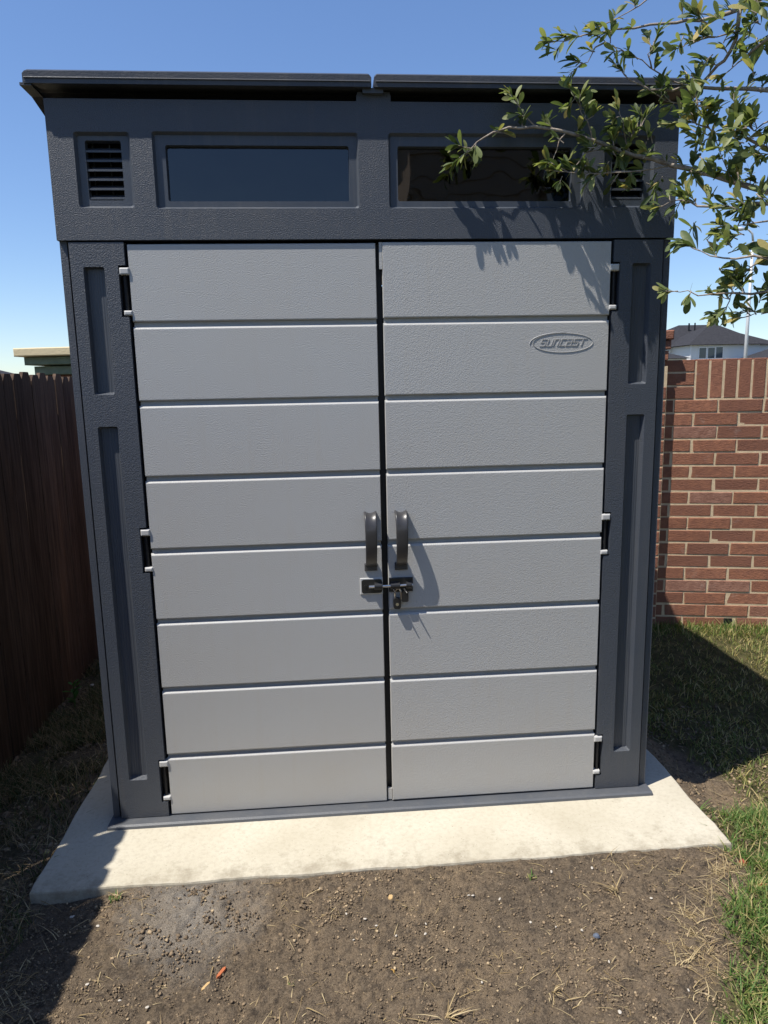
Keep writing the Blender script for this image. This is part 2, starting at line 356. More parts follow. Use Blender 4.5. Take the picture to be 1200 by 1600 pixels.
# ================================================================== slab
b = MB(); rr = random.Random(3)
def slab_edge():
    pts = []
    for (xa, ya, xb, yb) in ((SX0,SY0,SX1,SY0),(SX1,SY0,SX1,SY1),(SX1,SY1,SX0,SY1),(SX0,SY1,SX0,SY0)):
        n = 80 if abs(xb-xa) > abs(yb-ya) else 60
        for k in range(n):
            t = k/n; j = .0028*math.sin(t*37)+rr.uniform(-.0014,.0014)
            pts.append((xa+(xb-xa)*t, ya+(yb-ya)*t, (-j if ya==yb==SY0 else j) if ya == yb else 0, 0 if ya == yb else j))
    return [(p[0]+p[3], p[1]+p[2]) for p in pts]
E0 = slab_edge(); cxm, cym = (SX0+SX1)/2, (SY0+SY1)/2
def ring(inset, z, jit=0):
    return [(x+inset*(1 if x < cxm-.9*(SX1-cxm)*1 else -1 if x > cxm+.9*(SX1-cxm) else 0), y+inset*(1 if y < cym-.95*(SY1-cym) else -1 if y > cym+.95*(SY1-cym) else 0), z+rr.uniform(-jit,jit)) for x, y in E0]
r0 = ring(0,-.13); r1 = ring(0,-.007,.0006); r2 = ring(.0015,-.002,.0005); r3 = ring(.005,0)
b.loops(r0, r1); b.loops(r1, r2); b.loops(r2, r3); b.add(r3, [tuple(range(len(r3)))])
slab = b.obj('concrete_slab', M['concrete']); setp(slab, 'pale concrete slab with dirty front edge under the grey shed', 'slab')

# ================================================================== shed
W, D = 1.80, 1.50
shed = empty('storage_shed', (0,0,0)); setp(shed, 'charcoal plastic storage shed with two light grey panelled doors', 'shed')
ZB = .012                                            # top of floor tray
tray = MB(); tray.prism([(-.045,.0),(-.043,.008),(-.036,ZB),(D+.01,ZB),(D+.01,.0)], -.004, W+.004); tray.obj('floor_tray', M['smooth'], shed)

def recess(b, chain, fill_mat=None):
    for (r0_, r1_) in zip(chain[:-1], chain[1:]): b.loops(r1_, r0_)
    if fill_mat is not None:
        k = b.mi; b.mi = fill_mat; b.poly([chain[-1]]); b.mi = k
# ---- upper front wall with windows and vents
ZT = 2.180; ZU0 = 1.811
wins = [(.282,.857,.315,.830),(W-.857,W-.282,W-.830,W-.315)]
vents = [(.070,.222,.096,.194),(W-.222,W-.070,W-.194,W-.096)]
b = MB(); YU = -.006
outer = [(0,YU,ZU0),(W,YU,ZU0),(W,YU,ZT),(.952,YU,ZT),(.952,YU,2.197),(.855,YU,2.197),(.855,YU,ZT),(0,YU,ZT)]
holes = []
for x0,x1,_,_ in wins: holes.append(rrect(x0,x1,1.895,2.098,.008,YU))
for x0,x1,_,_ in vents: holes.append(rrect(x0,x1,1.897,2.096,.008,YU))
b.poly([outer]+holes)
oc = 1.0
lo = [(p[0], YU+.022, p[2]) for p in outer]; b.loops(lo, outer)
for (x0,x1,g0,g1), h in zip(wins, holes[:2]):
    b.mi = 1
    a1 = rrect(x0+.006,x1-.006,1.901,2.092,.006,YU+.011); b.loops(a1, h)
    hole = rrect(g0,g1,1.917,2.066,.006,YU+.011); b.poly([a1, hole])
    a2 = rrect(g0+.002,g1-.002,1.919,2.064,.005,YU+.030); b.loops(a2, hole); b.mi = 0
for (x0,x1,g0,g1), h in zip(vents, holes[2:]):
    b.mi = 1
    a1 = rrect(x0+.007,x1-.007,1.904,2.089,.006,YU+.012); b.loops(a1, h)
    hole = rrect(g0,g1,1.920,2.077,.006,YU+.012); b.poly([a1, hole])
    a2 = rrect(g0+.002,g1-.002,1.922,2.075,.005,YU+.032); b.loops(a2, hole); b.mi = 0
b.obj('upper_wall', [M['dark'], M['smooth']], shed)
for x0,x1,g0,g1 in wins:
    p = MB().box(g0-.004,g1+.004,YU+.026,YU+.029,1.914,2.069).obj('window_pane', M['pane'], shed)
for x0,x1,g0,g1 in vents:
    v = MB().box(g0-.004,g1+.004,YU+.060,YU+.064,1.912,2.083).obj('vent', M['void'], shed)  # near-black sheet behind the slats stands for the unlit opening
    for k in range(6):
        z = 1.928+k*.0248
        MB().prism([(YU+.014,z),(YU+.014,z-.0050),(YU+.018,z-.0050),(YU+.046,z+.012),(YU+.046,z+.016),(YU+.018,z+.0015)], g0-.002, g1+.002).obj('slat', M['smooth'], v)
    for xx in (g0+.010, (g0+g1)/2+.008):
        rb = MB()
        rb.box(xx-.0016, xx+.0016, YU+.047, YU+.058, 1.916, 2.078); rb.obj('rib', M['smooth'], v)
# ---- side walls, back wall, dark sheet for the unlit inside
for sgn, xa, xb in ((0,.002,.022),(1,W-.022,W-.002)):
    b = MB()
    zf, zr = 2.215, 2.215-.21*D
    prof = [(.008,ZB),(D,ZB),(D,zr),(.11,2.195),(.11,2.176),(.018,2.176),(.018,1.811),(.008,1.811)]
    b.prism(prof, xa, xb); b.obj('side_wall', M['dark'], shed)
MB().box(.022, W-.022, D-.02, D-.001, ZB, 1.88).obj('back_wall', M['dark'], shed)
MB().box(.024, W-.024, .095, .105, 1.82, 2.200).obj('cavity_shade_sheet', M['void'], shed)  # added dark sheet, painted shade for the cavity under the roof
# ---- corner posts with two sunk panels and hinge notches
HZ = [(1.604,1.737),(.839,.972),(.068,.207)]
for side in (0,1):
    mx = (lambda x: x) if side == 0 else (lambda x: W-x)
    b = MB(); out = [(.030,0,.014),(.182,0,.014)]
    for z0, z1 in reversed(HZ): out += [(.182,0,z0-.004),(.162,0,z0-.004),(.162,0,z1+.006),(.182,0,z1+.006)]
    out += [(.182,0,1.806),(.030,0,1.806)]
    out = [(mx(p[0]), -.004, p[2]) for p in out]
    if side: out = out[::-1]
    hs_ = []
    for z0, z1 in ((.147,1.286),(1.379,1.739)):
        xs = sorted((mx(.065), mx(.1235))); hs_.append((xs[0], xs[1], z0, z1))
    rings = [rrect(*h, .006, -.004) for h in hs_]
    b.poly([out]+rings); bk = [(p[0], .030, p[2]) for p in out]; b.loops(bk, out)
    for h, r in zip(hs_, rings):
        q = rrect(h[0]+.0055, h[1]-.0065, h[2]+.0065, h[3]-.0045, .004, .014); b.loops(q, r); b.mi = 1; b.poly([q]); b.mi = 0
    b.obj('corner_post', [M['dark'], M['grain']], shed)
    xs = sorted((mx(.158), mx(.200))); MB().box(xs[0], xs[1], .034, .050, .014, 1.806).obj('notch_shade_strip', M['black'], shed)  # black strip painting the shade behind hinge notches and door gap
# ---- doors
G = [1.8035, 1.5729, 1.3453, 1.1201, .8962, .6707, .4436, .2151, .016]
def make_door(x0, x1, yoff, dz):
    d = MB().box(x0+.002, x1-.002, .013, .040, G[-1]+dz, G[0]+dz).obj('door', M['door'], shed)
    d.location = (0, yoff, 0)
    for i in range(8):
        zt, zb = G[i]+dz, G[i+1]+dz+(.0145 if i < 7 else 0)
        c = .0055 if i else .003
        prof = [(.0135,zb),(.0035,zb),(.0010,zb+.0012),(0,zb+.0035),(0,zt-c-.002),(.0008,zt-c),(.0055,zt-.0008),(.0135,zt)]
        p = MB(); n = len(prof); e = .0022
        vs = [(x0+(e if y < .003 else 0),y,z) for y,z in prof]+[(x1-(e if y < .003 else 0),y,z) for y,z in prof]
        p.add(vs, [(i_,(i_+1)%n,n+(i_+1)%n,n+i_) for i_ in range(n)]+[tuple(range(n-1,-1,-1)), tuple(range(n,2*n))])
        p.obj('door_panel', M['door'], d)
    return d
dl = make_door(.189, .9015, 0, -.001); dr = make_door(.9195, 1.6115, -.002, .001)
MB().box(.9025, .9185, .026, .030, .016, 1.80).obj('seal_strip', M['black'], dr)
MB().box(.9110, .9192, .004, .016, 1.728, 1.8035).obj('flange', M['door'], dr)
MB().box(.9050, .9192, .006, .016, .018, .058).obj('flange', M['door'], dr)
for d, side in ((dl,0),(dr,1)):
    mx = (lambda x: x) if side == 0 else (lambda x: W-x)
    xo = 0 if side == 0 else 0
    for z0, z1 in HZ:
        h = empty('hinge', (0,0,0)); h.parent = d
        h2 = MB(); xs = sorted((mx(.164), mx(.192)))
        h2.cbox(xs[0], xs[1], -.0055, .020, z1-.020, z1, .003); 
        bpy.data.objects.remove(h)
        k1 = h2.obj('hinge', M['hinge'], d, bevel=.0015)
        xs = sorted((mx(.168), mx(.192))); MB().cbox(xs[0], xs[1], -.0045, .020, z0, z0+.014, .003).obj('hinge', M['hinge'], d, bevel=.0015)
        xm = mx(.176); MB().tube([(xm,.010,z0+.010),(xm,.010,z1-.018)], .0055, 10).obj('hinge_pin', M['black'], d)
# ---- handles
def smooth_path(P, k=4):
    out = []
    for i in range(len(P)-1):
        p0, p1, p2, p3 = (Vector(P[max(i-1,0)]), Vector(P[i]), Vector(P[i+1]), Vector(P[min(i+2,len(P)-1)]))
        for j in range(k):
            t = j/k; out.append(.5*((2*p1)+(p2-p0)*t+(2*p0-5*p1+4*p2-p3)*t*t+(3*p1-p0-3*p2+p3)*t**3))
    out.append(Vector(P[-1])); return out
def handle(d, xc, z):
    prof = smooth_path([(0.0,.0),(.012,-.001),(.026,-.006),(.038,-.018),(.046,-.036),(.049,-.056),(.0485,-.078),(.046,-.104),(.040,-.130),(.030,-.152),(.018,-.168),(.004,-.176)])
    b = MB(); n = len(prof); rings = []
    for i in range(n):
        p, dzz = prof[i]; a = (prof[min(i+1,n-1)]-prof[max(i-1,0)]).normalized()
        nn = Vector((-a.y, a.x)); t = i/(n-1)
        hw = .0195-.0025*t; th = .0085; ch = .0062*max(0, 1-t/.42)**.7 if t < .42 else 0      # thumb scoop fades out down the grip
        top = [(-hw, -.0022), (-hw+.0012,-.0004), (-hw+.003, 0)]+[(hw*.78*math.sin(u), -ch*math.cos(u)**2+ (0 if ch else .0006*math.cos(u))) for u in [R(q) for q in (-75,-50,-25,0,25,50,75)]]+[(hw-.003,0),(hw-.0012,-.0004),(hw,-.0022)]
        sec = top+[(hw,-th+.002),(hw-.002,-th),(-hw+.002,-th),(-hw,-th+.002)]
        rings.append([(xc+u, -(p+nn.x*q)-.001, z+dzz+nn.y*q) for u, q in sec])
    for r0_, r1_ in zip(rings[:-1], rings[1:]):
        k0 = len(b.v)
        m_ = len(r0_); b.add(r0_+r1_, [(i,(i+1)%m_,m_+(i+1)%m_,m_+i) for i in range(m_)])
    b.add(rings[0], [tuple(range(len(rings[0])))]); b.add(rings[-1], [tuple(range(len(rings[0])-1,-1,-1))])
    me_ = b.mesh('handle', M['handle'], True)
    import bmesh
    bm_ = bmesh.new(); bm_.from_mesh(me_); bmesh.ops.remove_doubles(bm_, verts=bm_.verts, dist=1e-6); bmesh.ops.recalc_face_normals(bm_, faces=bm_.faces); bm_.to_mesh(me_); bm_.free()
    o = link('handle', me_, d)
    MB().cbox(xc-.021, xc+.019, -.009, .0, z-.190, z-.166, .003).obj('handle_foot', M['handle'], d)
    return o
handle(dl, .866, 1.006); handle(dr, .9615, 1.006)
# ---- barrel bolt
MB().cbox(.829, .9015, -.0035, .0, .738, .7915, .002).obj('latch_backing', M['hinge'], dl)
b = MB(); b.loops(rrect(.834,.899,.743,.787,.007,-.0035), rrect(.834,.899,.743,.787,.007,-.007)); b.poly([rrect(.834,.899,.743,.787,.007,-.007)]); b.obj('latch_plate', M['blackmetal'], dl)
MB().tube([(.846,-.006,.766),(.846,-.0095,.766)], .0045, 12).obj('screw', M['blackmetal'], dl)
b = MB(); b.cbox(.921, .997, -.007, .0, .744, .790, .002); b.obj('latch_plate', M['blackmetal'], dr)
MB().tube([(.857,-.0135,.766),(.996,-.0135,.7665)], .0042, 10).obj('bolt', M['chrome'], dl)
for xa, xb in ((.874,.8995),(.925,.955),(.975,.993)):
    b = MB(); n = 8; ins = []; 
    for xx in (xa, xb):
        ins.append([(xx, -.006-.0155*max(0,math.sin(a)), .766+.0125*math.cos(a)) for a in [math.pi*k/n for k in range(n+1)]])
    k = n+1; vs = ins[0]+ins[1]; fs = [(i,i+1,k+i+1,k+i) for i in range(n)]+[tuple(range(k-1,-1,-1)), tuple(range(k,2*k))]
    o = b.add(vs, fs).obj('keeper', M['blackmetal'], dl if xa < .9 else dr)
MB().tube([(.934,-.018,.756),(.937,-.030,.751),(.939,-.037,.748)], [.003,.0025,.0015], 7).obj('bolt_knob', M['blackmetal'], dr)
MB().tube([(.968,-.018,.756),(.972,-.031,.751),(.975,-.037,.748)], [.003,.0025,.0015], 7).obj('bolt_knob', M['blackmetal'], dr)
# ---- oval badge with lettering
cx, cz = 1.468, 1.508
def oval(a, b_, t0, t1, wd, y, n=40, cx=cx, cz=cz):
    m_ = MB(); 
    for i in range(n):
        A0, A1 = t0+(t1-t0)*i/n, t0+(t1-t0)*(i+1)/n
        q = []
        for A, k in ((A0,0),(A1,1)):
            wv_ = wd*(1.0 if abs(t1-t0) > 6 else max(.12, math.sin(math.pi*((A-t0)/(t1-t0)))))
            q.append([(cx+(a+s)*math.cos(A), yy, cz+(b_+s)*math.sin(A)) for s, yy in ((-wv_,0),(-wv_*.5,y),(wv_*.5,y),(wv_,0))])
        for j in range(3): m_.add([q[0][j],q[0][j+1],q[1][j+1],q[1][j]], [(0,1,2,3)])
    return m_
oval(.0935, .0285, 0, 2*math.pi, .0011, -.0015).obj('badge_oval', M['logo_dark'], dr)
oval(.1035, .0322, R(84), R(190), .0017, -.0018, 30, cx, cz-.002).obj('badge_swoosh', M['logo_dark'], dr)
# block capitals SUNCAST, slanted, built from strokes on a 4x6 grid
GL = {'S':[[(4,6),(0,6),(0,3.2),(4,3.2),(4,0),(0,0)]], 'U':[[(0,6),(0,0),(4,0),(4,6)]], 'N':[[(0,0),(0,6),(4,6),(4,0)]],
      'C':[[(4,6),(0,6),(0,0),(4,0)]], 'A':[[(0,6),(4,6),(4,0),(0,0),(0,3.2),(4,3.2)]], 'T':[[(-.6,6),(5,6)],[(2,6),(2,0)]]}
b = MB(); ux = .00345; uz = .0033; x = cx-.0715
for ch in 'SUNCAST':
    for st in GL[ch]:
        for (xa, za), (xb, zb) in zip(st[:-1], st[1:]):
            t = .44
            if abs(za-zb) < 1e-6: lo_, hi_ = min(xa,xb)-t, max(xa,xb)+t; P4 = [(lo_,za-t*.8),(hi_,za-t*.8),(hi_,za+t*.8),(lo_,za+t*.8)]
            else: lo_, hi_ = min(za,zb), max(za,zb); P4 = [(xa-t,lo_),(xa+t,lo_),(xa+t,hi_),(xa-t,hi_)]
            fr_ = [(x+(px+pz*.38)*ux, 0, cz-.009+pz*uz) for px, pz in P4]
            f1 = [(p[0], -.0014-.0002*rr.random(), p[2]) for p in fr_]
            b.loops(fr_, f1); b.add(f1, [(0,1,2,3)])
    x += 5.85*ux
b.obj('badge_lettering', M['logo_dark'], dr)
# ---- roof: two moulded halves with a turned-up joint
SL = .21
def roof_half(x0, x1, outl):
    b = MB(); yF, yR = -.034, D+.06
    def zz(y, z): return z-SL*max(0, y-.05)
    stations = [yF, -.020, .05, D*.5, yR]
    def prof(y):
        top = 2.246 if y > yF else 2.238
        bot = 2.207 if y < .0 else 2.214
        lip = .010
        p = [(x0, bot), (x0, top-.007), (x0+.007, top), (x1-.007, top), (x1, top-.007), (x1, bot)]
        return [(px, y, zz(y, pz)) for px, pz in p]
    rings = [prof(y) for y in stations]
    for r0_, r1_ in zip(rings[:-1], rings[1:]): b.loops(r1_, r0_)
    b.add(rings[0], [tuple(range(6))]); b.add(rings[-1], [tuple(range(5,-1,-1))])
    o = b.obj('roof_panel', M['roof'], shed, bevel=.003)
    # raised moulding line along the fascia
    MB().prism([(yF-.0035,2.2195),(yF-.0035,2.2205),(yF,2.2235),(yF+.001,2.2185)], x0+.004, x1-.004).obj('fascia_bead', M['roof'], o)
    xe0, xe1 = (x0-.010, x0+.020) if outl else (x1-.020, x1+.010)
    e = MB(); st = [(-.030,2.203),(.05,2.203),(yR-.01,2.203)]
    for (ya, za), (yb, zb) in zip(st[:-1], st[1:]):
        e.add([(xe0,ya,zz(ya,za)),(xe1,ya,zz(ya,za)),(xe1,yb,zz(yb,zb)),(xe0,yb,zz(yb,zb)),(xe0,ya,zz(ya,za)+.007),(xe1,ya,zz(ya,za)+.007),(xe1,yb,zz(yb,zb)+.007),(xe0,yb,zz(yb,zb)+.007)],
              [(0,3,2,1),(4,5,6,7),(0,1,5,4),(1,2,6,5),(2,3,7,6),(3,0,4,7)])
    e.obj('eave_flange', M['roof'], o)
    return o
roof_half(-.040, .8965, True); roof_half(.9045, 1.840, False)
MB().box(.872, .930, -.022, .03, 2.196, 2.209).obj('roof_clip', M['smooth'], shed)
MB().box(.858, .950, -.002, .02, 2.186, 2.2065).obj('ridge_end', M['smooth'], shed)

# ---- padlock hanging on the bolt
pl = empty('padlock', (.957,-.0125,.70)); setp(pl, 'small black padlock hanging from the bolt on the shed doors', 'padlock')
b = MB(); b.loops(rrect(-.024,.000,-.010,.026,.009,.009), rrect(-.024,.000,-.010,.026,.009,-.007)); b.poly([rrect(-.024,.000,-.010,.026,.009,-.007)]); b.obj('lock_body', M['blackmetal'], pl, bevel=.0015)
b = MB(); b.loops(rrect(.002,.024,.013,.048,.004,.009), rrect(.002,.024,.013,.048,.004,-.006)); b.poly([rrect(.002,.024,.013,.048,.004,-.006)]); b.obj('lock_cover', M['blackmetal'], pl, bevel=.0015)
MB().tube([(-.018,0,.022),(-.018,0,.046),(-.012,0,.056),(-.004,0,.056),(.001,0,.046),(.001,0,.022)], .0032, 8).obj('shackle', M['chrome'], pl, smooth=True)
MB().tube([(-.012,-.0065,.006),(-.012,-.0085,.006)], .005, 12).obj('keyhole_plate', M['chrome'], pl)

# ================================================================== wooden fence
FX = -.65
fence = empty('wooden_fence', (FX,0,-.15)); setp(fence, 'dark brown dog-eared timber fence beside the shed', 'fence')
PW, PT = .0945, .016
def picket(hh):
    b = MB(); c_ = .020
    o = [(0,0),(PW,0),(PW,hh-.030),(PW-c_,hh),(c_,hh),(0,hh-.030)]
    n = 6; vs = [(0,p,q) for p,q in o]+[(PT,p,q) for p,q in o]
    b.add(vs, [(i,(i+1)%n,n+(i+1)%n,n+i) for i in range(n)]+[tuple(range(n-1,-1,-1)), tuple(range(n,2*n))]); return b.mesh('picket', M['fence'])
pks = [picket(1.628+k*.004) for k in range(3)]
y = -3.2
while y < 2.32:
    link('picket', pks[rng.randrange(3)], fence, loc=(rng.uniform(-.002,.002), y+rng.uniform(-.001,.001), -.002*y/1.0+rng.uniform(-.004,.004)), rot=(rng.uniform(-.004,.004),0,0))
    y += .0982
for z in (.28,.82,1.38): MB().box(-.040, -.003, -3.2, 2.3, z, z+.085).obj('rail', M['fence'], fence)
for yy in (-3.0,-.6,1.8): MB().box(-.13, -.043, yy, yy+.09, 0, 1.58).obj('post', M['fence'], fence)

# ================================================================== brick wall
TH = R(11.5)
wall = empty('brick_wall', (2.99,1.662,-.15)); wall.rotation_euler = (0,0,-TH)
setp(wall, 'red brick boundary wall with upright top course behind the lawn', 'wall')
CH = .0747; BL = .2405; J = .0100; ZJ = .0145+.15; ZS = ZJ+17*CH; ZTOP = 1.505+.15
MB().box(-4.35, 1.6, .0028, .19, 0, ZTOP-.010).obj('mortar_core', M['mortar'], wall)
def brickmesh(L, H, Dp=.09):
    b = MB(); c_ = .003; b.cbox(0, L, 0, Dp, 0, H, c_); 
    me = b.mesh('brick', M['brick']); return me
bm_full = [brickmesh(BL-J, CH-J) for _ in range(3)]
for k, me_ in enumerate(bm_full):                     # slightly uneven arrises, three shapes
    r_ = random.Random(k+5)
    for v_ in me_.vertices:
        v_.co.x += r_.uniform(-.0022,.0022); v_.co.z += r_.uniform(-.0018,.0018)
        if v_.co.y < .01: v_.co.y += r_.uniform(-.001,.0015)
bm_sold = [brickmesh(CH-J, .2145) for _ in range(2)]
PCAP = .18
far_b = MB()
MB().box(.040, .085, -.001, .0026, ZJ-.052, ZJ-.008).obj('weep_hole_dark', M['black'], wall)  # solid black block painted in for the shade inside the weep hole
for row in range(-2, 17):
    z = ZJ+row*CH
    off = -.064 if (16-row) % 2 == 0 else -.195+.12-.12
    n0 = math.floor((-4.3-off)/BL)
    k = n0
    while off+k*BL < 1.55:
        s0 = off+k*BL+J/2; k += 1
        if s0 < -.62 or s0 > .98:
            if s0 > -4.3: far_b.cbox(s0, s0+BL-J, 0, .09, z+J/2, z+CH-J/2, .003)
            continue
        if row == -1 and abs(s0-.045-.03) < .09:   # weep opening
            link('brick', bm_full[0], wall, loc=(s0+.055,0,z+J/2), scale=(.76,1,1)); continue
        link('brick', bm_full[rng.randrange(3)], wall, loc=(s0+rng.uniform(-.002,.002), rng.uniform(-.0015,.002), z+J/2+rng.uniform(-.001,.001)), rot=(0,rng.uniform(-.004,.004),0))
for j in range(3):                                   # three flat courses beside the pillar
    for s0 in (-.195-.2405, ):
        link('brick', bm_full[rng.randrange(3)], wall, loc=(s0+J/2, rng.uniform(-.001,.001), ZS+J/2+j*.0742))
s0 = -.195
while s0 < 1.5:
    if s0 < 1.0: link('brick', bm_sold[rng.randrange(2)], wall, loc=(s0+J/2, rng.uniform(-.0015,.0015), ZS+J/2), rot=(0,rng.uniform(-.006,.006),0))
    else: far_b.cbox(s0+J/2, s0+CH-J/2, 0, .09, ZS+J/2, ZS+.219, .003)
    s0 += .0752
s0 = -4.28
while s0 < -.85:
    far_b.cbox(s0+J/2, s0+CH-J/2, 0, .09, ZS+J/2, ZS+.219, .003); s0 += .0752
o = far_b.obj('brickwork', M['brick'], wall); setp(o, kind='stuff')
def pillar(sc, stone, capm, lab):
    p = MB().box(sc-.194, sc+.194, -.0452, .25, 0, 1.62).obj('pillar', M['mortar'] if not stone else M['stone'], wall); p['label'] = lab
    nrow = 20 if not stone else 0
    for r_ in range(nrow):
        z = .165+(r_-2)*CH
        if z+CH > 1.66: break
        cut = [-.1975,-.075,.1655,.1975] if r_ % 2 else [-.1975,.045,.1975]
        for a_, b2 in zip(cut[:-1], cut[1:]):
            MB().cbox(sc+a_+J/2, sc+b2-J/2, -.048, .0, z+J/2, z+CH-J/2, .003).obj('brick', M['brick'], p)
    zt = 1.5
    bm_ = M['stone'] if stone else M['brick']
    e = .034 if stone else .006
    MB().cbox(sc-.195, sc+.195, -.050, .26, 1.652, 1.704, .004).obj('corbel', bm_, p)
    MB().cbox(sc-.198-e, sc+.198+e, -.054-e, .26+e, 1.711, 1.759, .004).obj('corbel', bm_, p)
    MB().cbox(sc-.202-2*e, sc+.202+2*e, -.062-2*e, .26+2*e, 1.762, 1.812, .006).obj('cap', capm, p)
pillar(-.553, False, M['brick'], 'brick pillar with corbelled top')
pillar(-3.92, True, M['cap'], 'stone pillar with cream cap')

# ================================================================== far houses, lamp
def hip_roof(b, x0, x1, y0, y1, ze, zr, r0, r1, ov=.4):
    ym = (y0+y1)/2; x0 -= ov; x1 += ov; y0 -= ov; y1 += ov
    b.add([(x0,y0,ze),(x1,y0,ze),(x1,y1,ze),(x0,y1,ze),(r0,ym,zr),(r1,ym,zr)], [(0,1,5,4),(1,2,5),(2,3,4,5),(3,0,4),(3,2,1,0)])
    return b
def house(name, loc, lab, cat, roofs, walls, wins_, extras=()):
    h = empty(name, loc); setp(h, lab, cat)
    for w_ in walls: MB().box(*w_[:6]).obj('wall', w_[6] if len(w_) > 6 else M['hwall'], h)
    for r_ in roofs: hip_roof(MB(), *r_).obj('roof', M['hroof'], h)
    for (x0,x1,z0,z1,yf) in wins_:
        f = MB().box(x0-.08,x1+.08,yf-.05,yf+.02,z0-.08,z1+.08).obj('window', M['htrim'], h); MB().box(x0,x1,yf-.07,yf-.052,z0,z1).obj('pane', M['hglass'], f)
    for e in extras: MB().box(*e[:6]).obj(e[7], e[6], h)
    return h
H0 = (30, 60, -.06)
house('white_house', H0, 'white two-storey house with dark grey hip roof beyond the brick wall', 'house',
      [(3.15,9.6,0,6,4.62,6.72,6.55,6.75,.45), (1.2,13.5,3.6,11,4.72,6.92,5.6,8.5,.45)],
      [(1.2,13.5,3.6,11,0,4.7),(3.15,9.6,0,6,0,4.6)],
      [(3.95,4.55,3.45,4.35,0),(4.75,5.35,3.45,4.35,0),(5.50,6.1,3.45,4.40,0)],
      [(3.11,3.19,-.06,-.002,0,4.5,M['htrim'],'downspout'),(5.95,6.07,6.0,6.1,6.1,7.0,M['black'],'vent_pipe'),(6.5,6.6,5.9,6.0,6.1,7.02,M['black'],'vent_pipe')])
house('neighbour_house', (37.6, 52, -.06), 'low dark-roofed house in front of the white house', 'house', [(-.3,9,0,8,3.05,4.9,3.2,5.6,.4)], [(-.3,9,0,8,0,3.03)], [(2,3,1,2.2,0)])
house('garage', (28.2, 55, -.06), 'small dark garage roof at the foot of the white house', 'garage', [(-3.0,2.05,0,5,3.3,4.1,-1.4,.5,.3)], [(-3.0,2.05,0,5,0,3.28)], [])
house('distant_house', (-33, 60, -.06), 'distant house whose grey roof just tops the timber fence', 'house', [(-2,8.3,0,9,2.2,3.85,1.5,3.9,.4)], [(-2,8.3,0,9,0,2.18)], [(1,2,.9,1.9,0)])
lamp = empty('street_lamp', (20.17,30,-.06)); setp(lamp, 'tall pale street lamp with curved arm beyond the brick wall', 'street lamp')
MB().tube([(0,0,0),(0,0,4),(0,0,7.6)], [.085,.075,.06], 12).obj('pole', M['pole'], lamp, smooth=True)
MB().tube([(0,0,7.6),(-.06,0,7.95),(-.25,0,8.12),(-.5,0,8.15)], [.05,.045,.04,.04], 10).obj('arm', M['pole'], lamp, smooth=True)
MB().tube([(-.45,0,8.15),(-.6,0,8.16),(-.85,0,8.14),(-.95,0,8.1)], [.05,.09,.08,.03], 10).obj('lamp_head', M['pole'], lamp, smooth=True)
# house behind the photographer, seen mirrored in the right-hand window
bh = empty('brown_house', (2.08,-9.5,-.06)); setp(bh, 'brown sided house mirrored in the shed window behind the twigs', 'house')
MB().box(0, 11, -8, 0, 0, 5.9).obj('wall', M['bside'], bh)
for k in range(22): MB().prism([(0,.25+k*.26),(.03,.25+k*.26),(.004,.50+k*.26),(0,.50+k*.26)], 0.01, 10.99).obj('siding_board', M['bside'], bh)
hip_roof(MB(), 0, 11, -8, 0, 5.92, 8.6, 4, 7, .45).obj('roof', M['hroof'], bh)
for x0 in (2.2, 6.4): 
    f = MB().box(x0,x0+1.3,.035,.09,3.4,4.9).obj('window', M['htrim'], bh); MB().box(x0+.08,x0+1.22,.092,.10,3.48,4.82).obj('pane', M['hglass'], f)

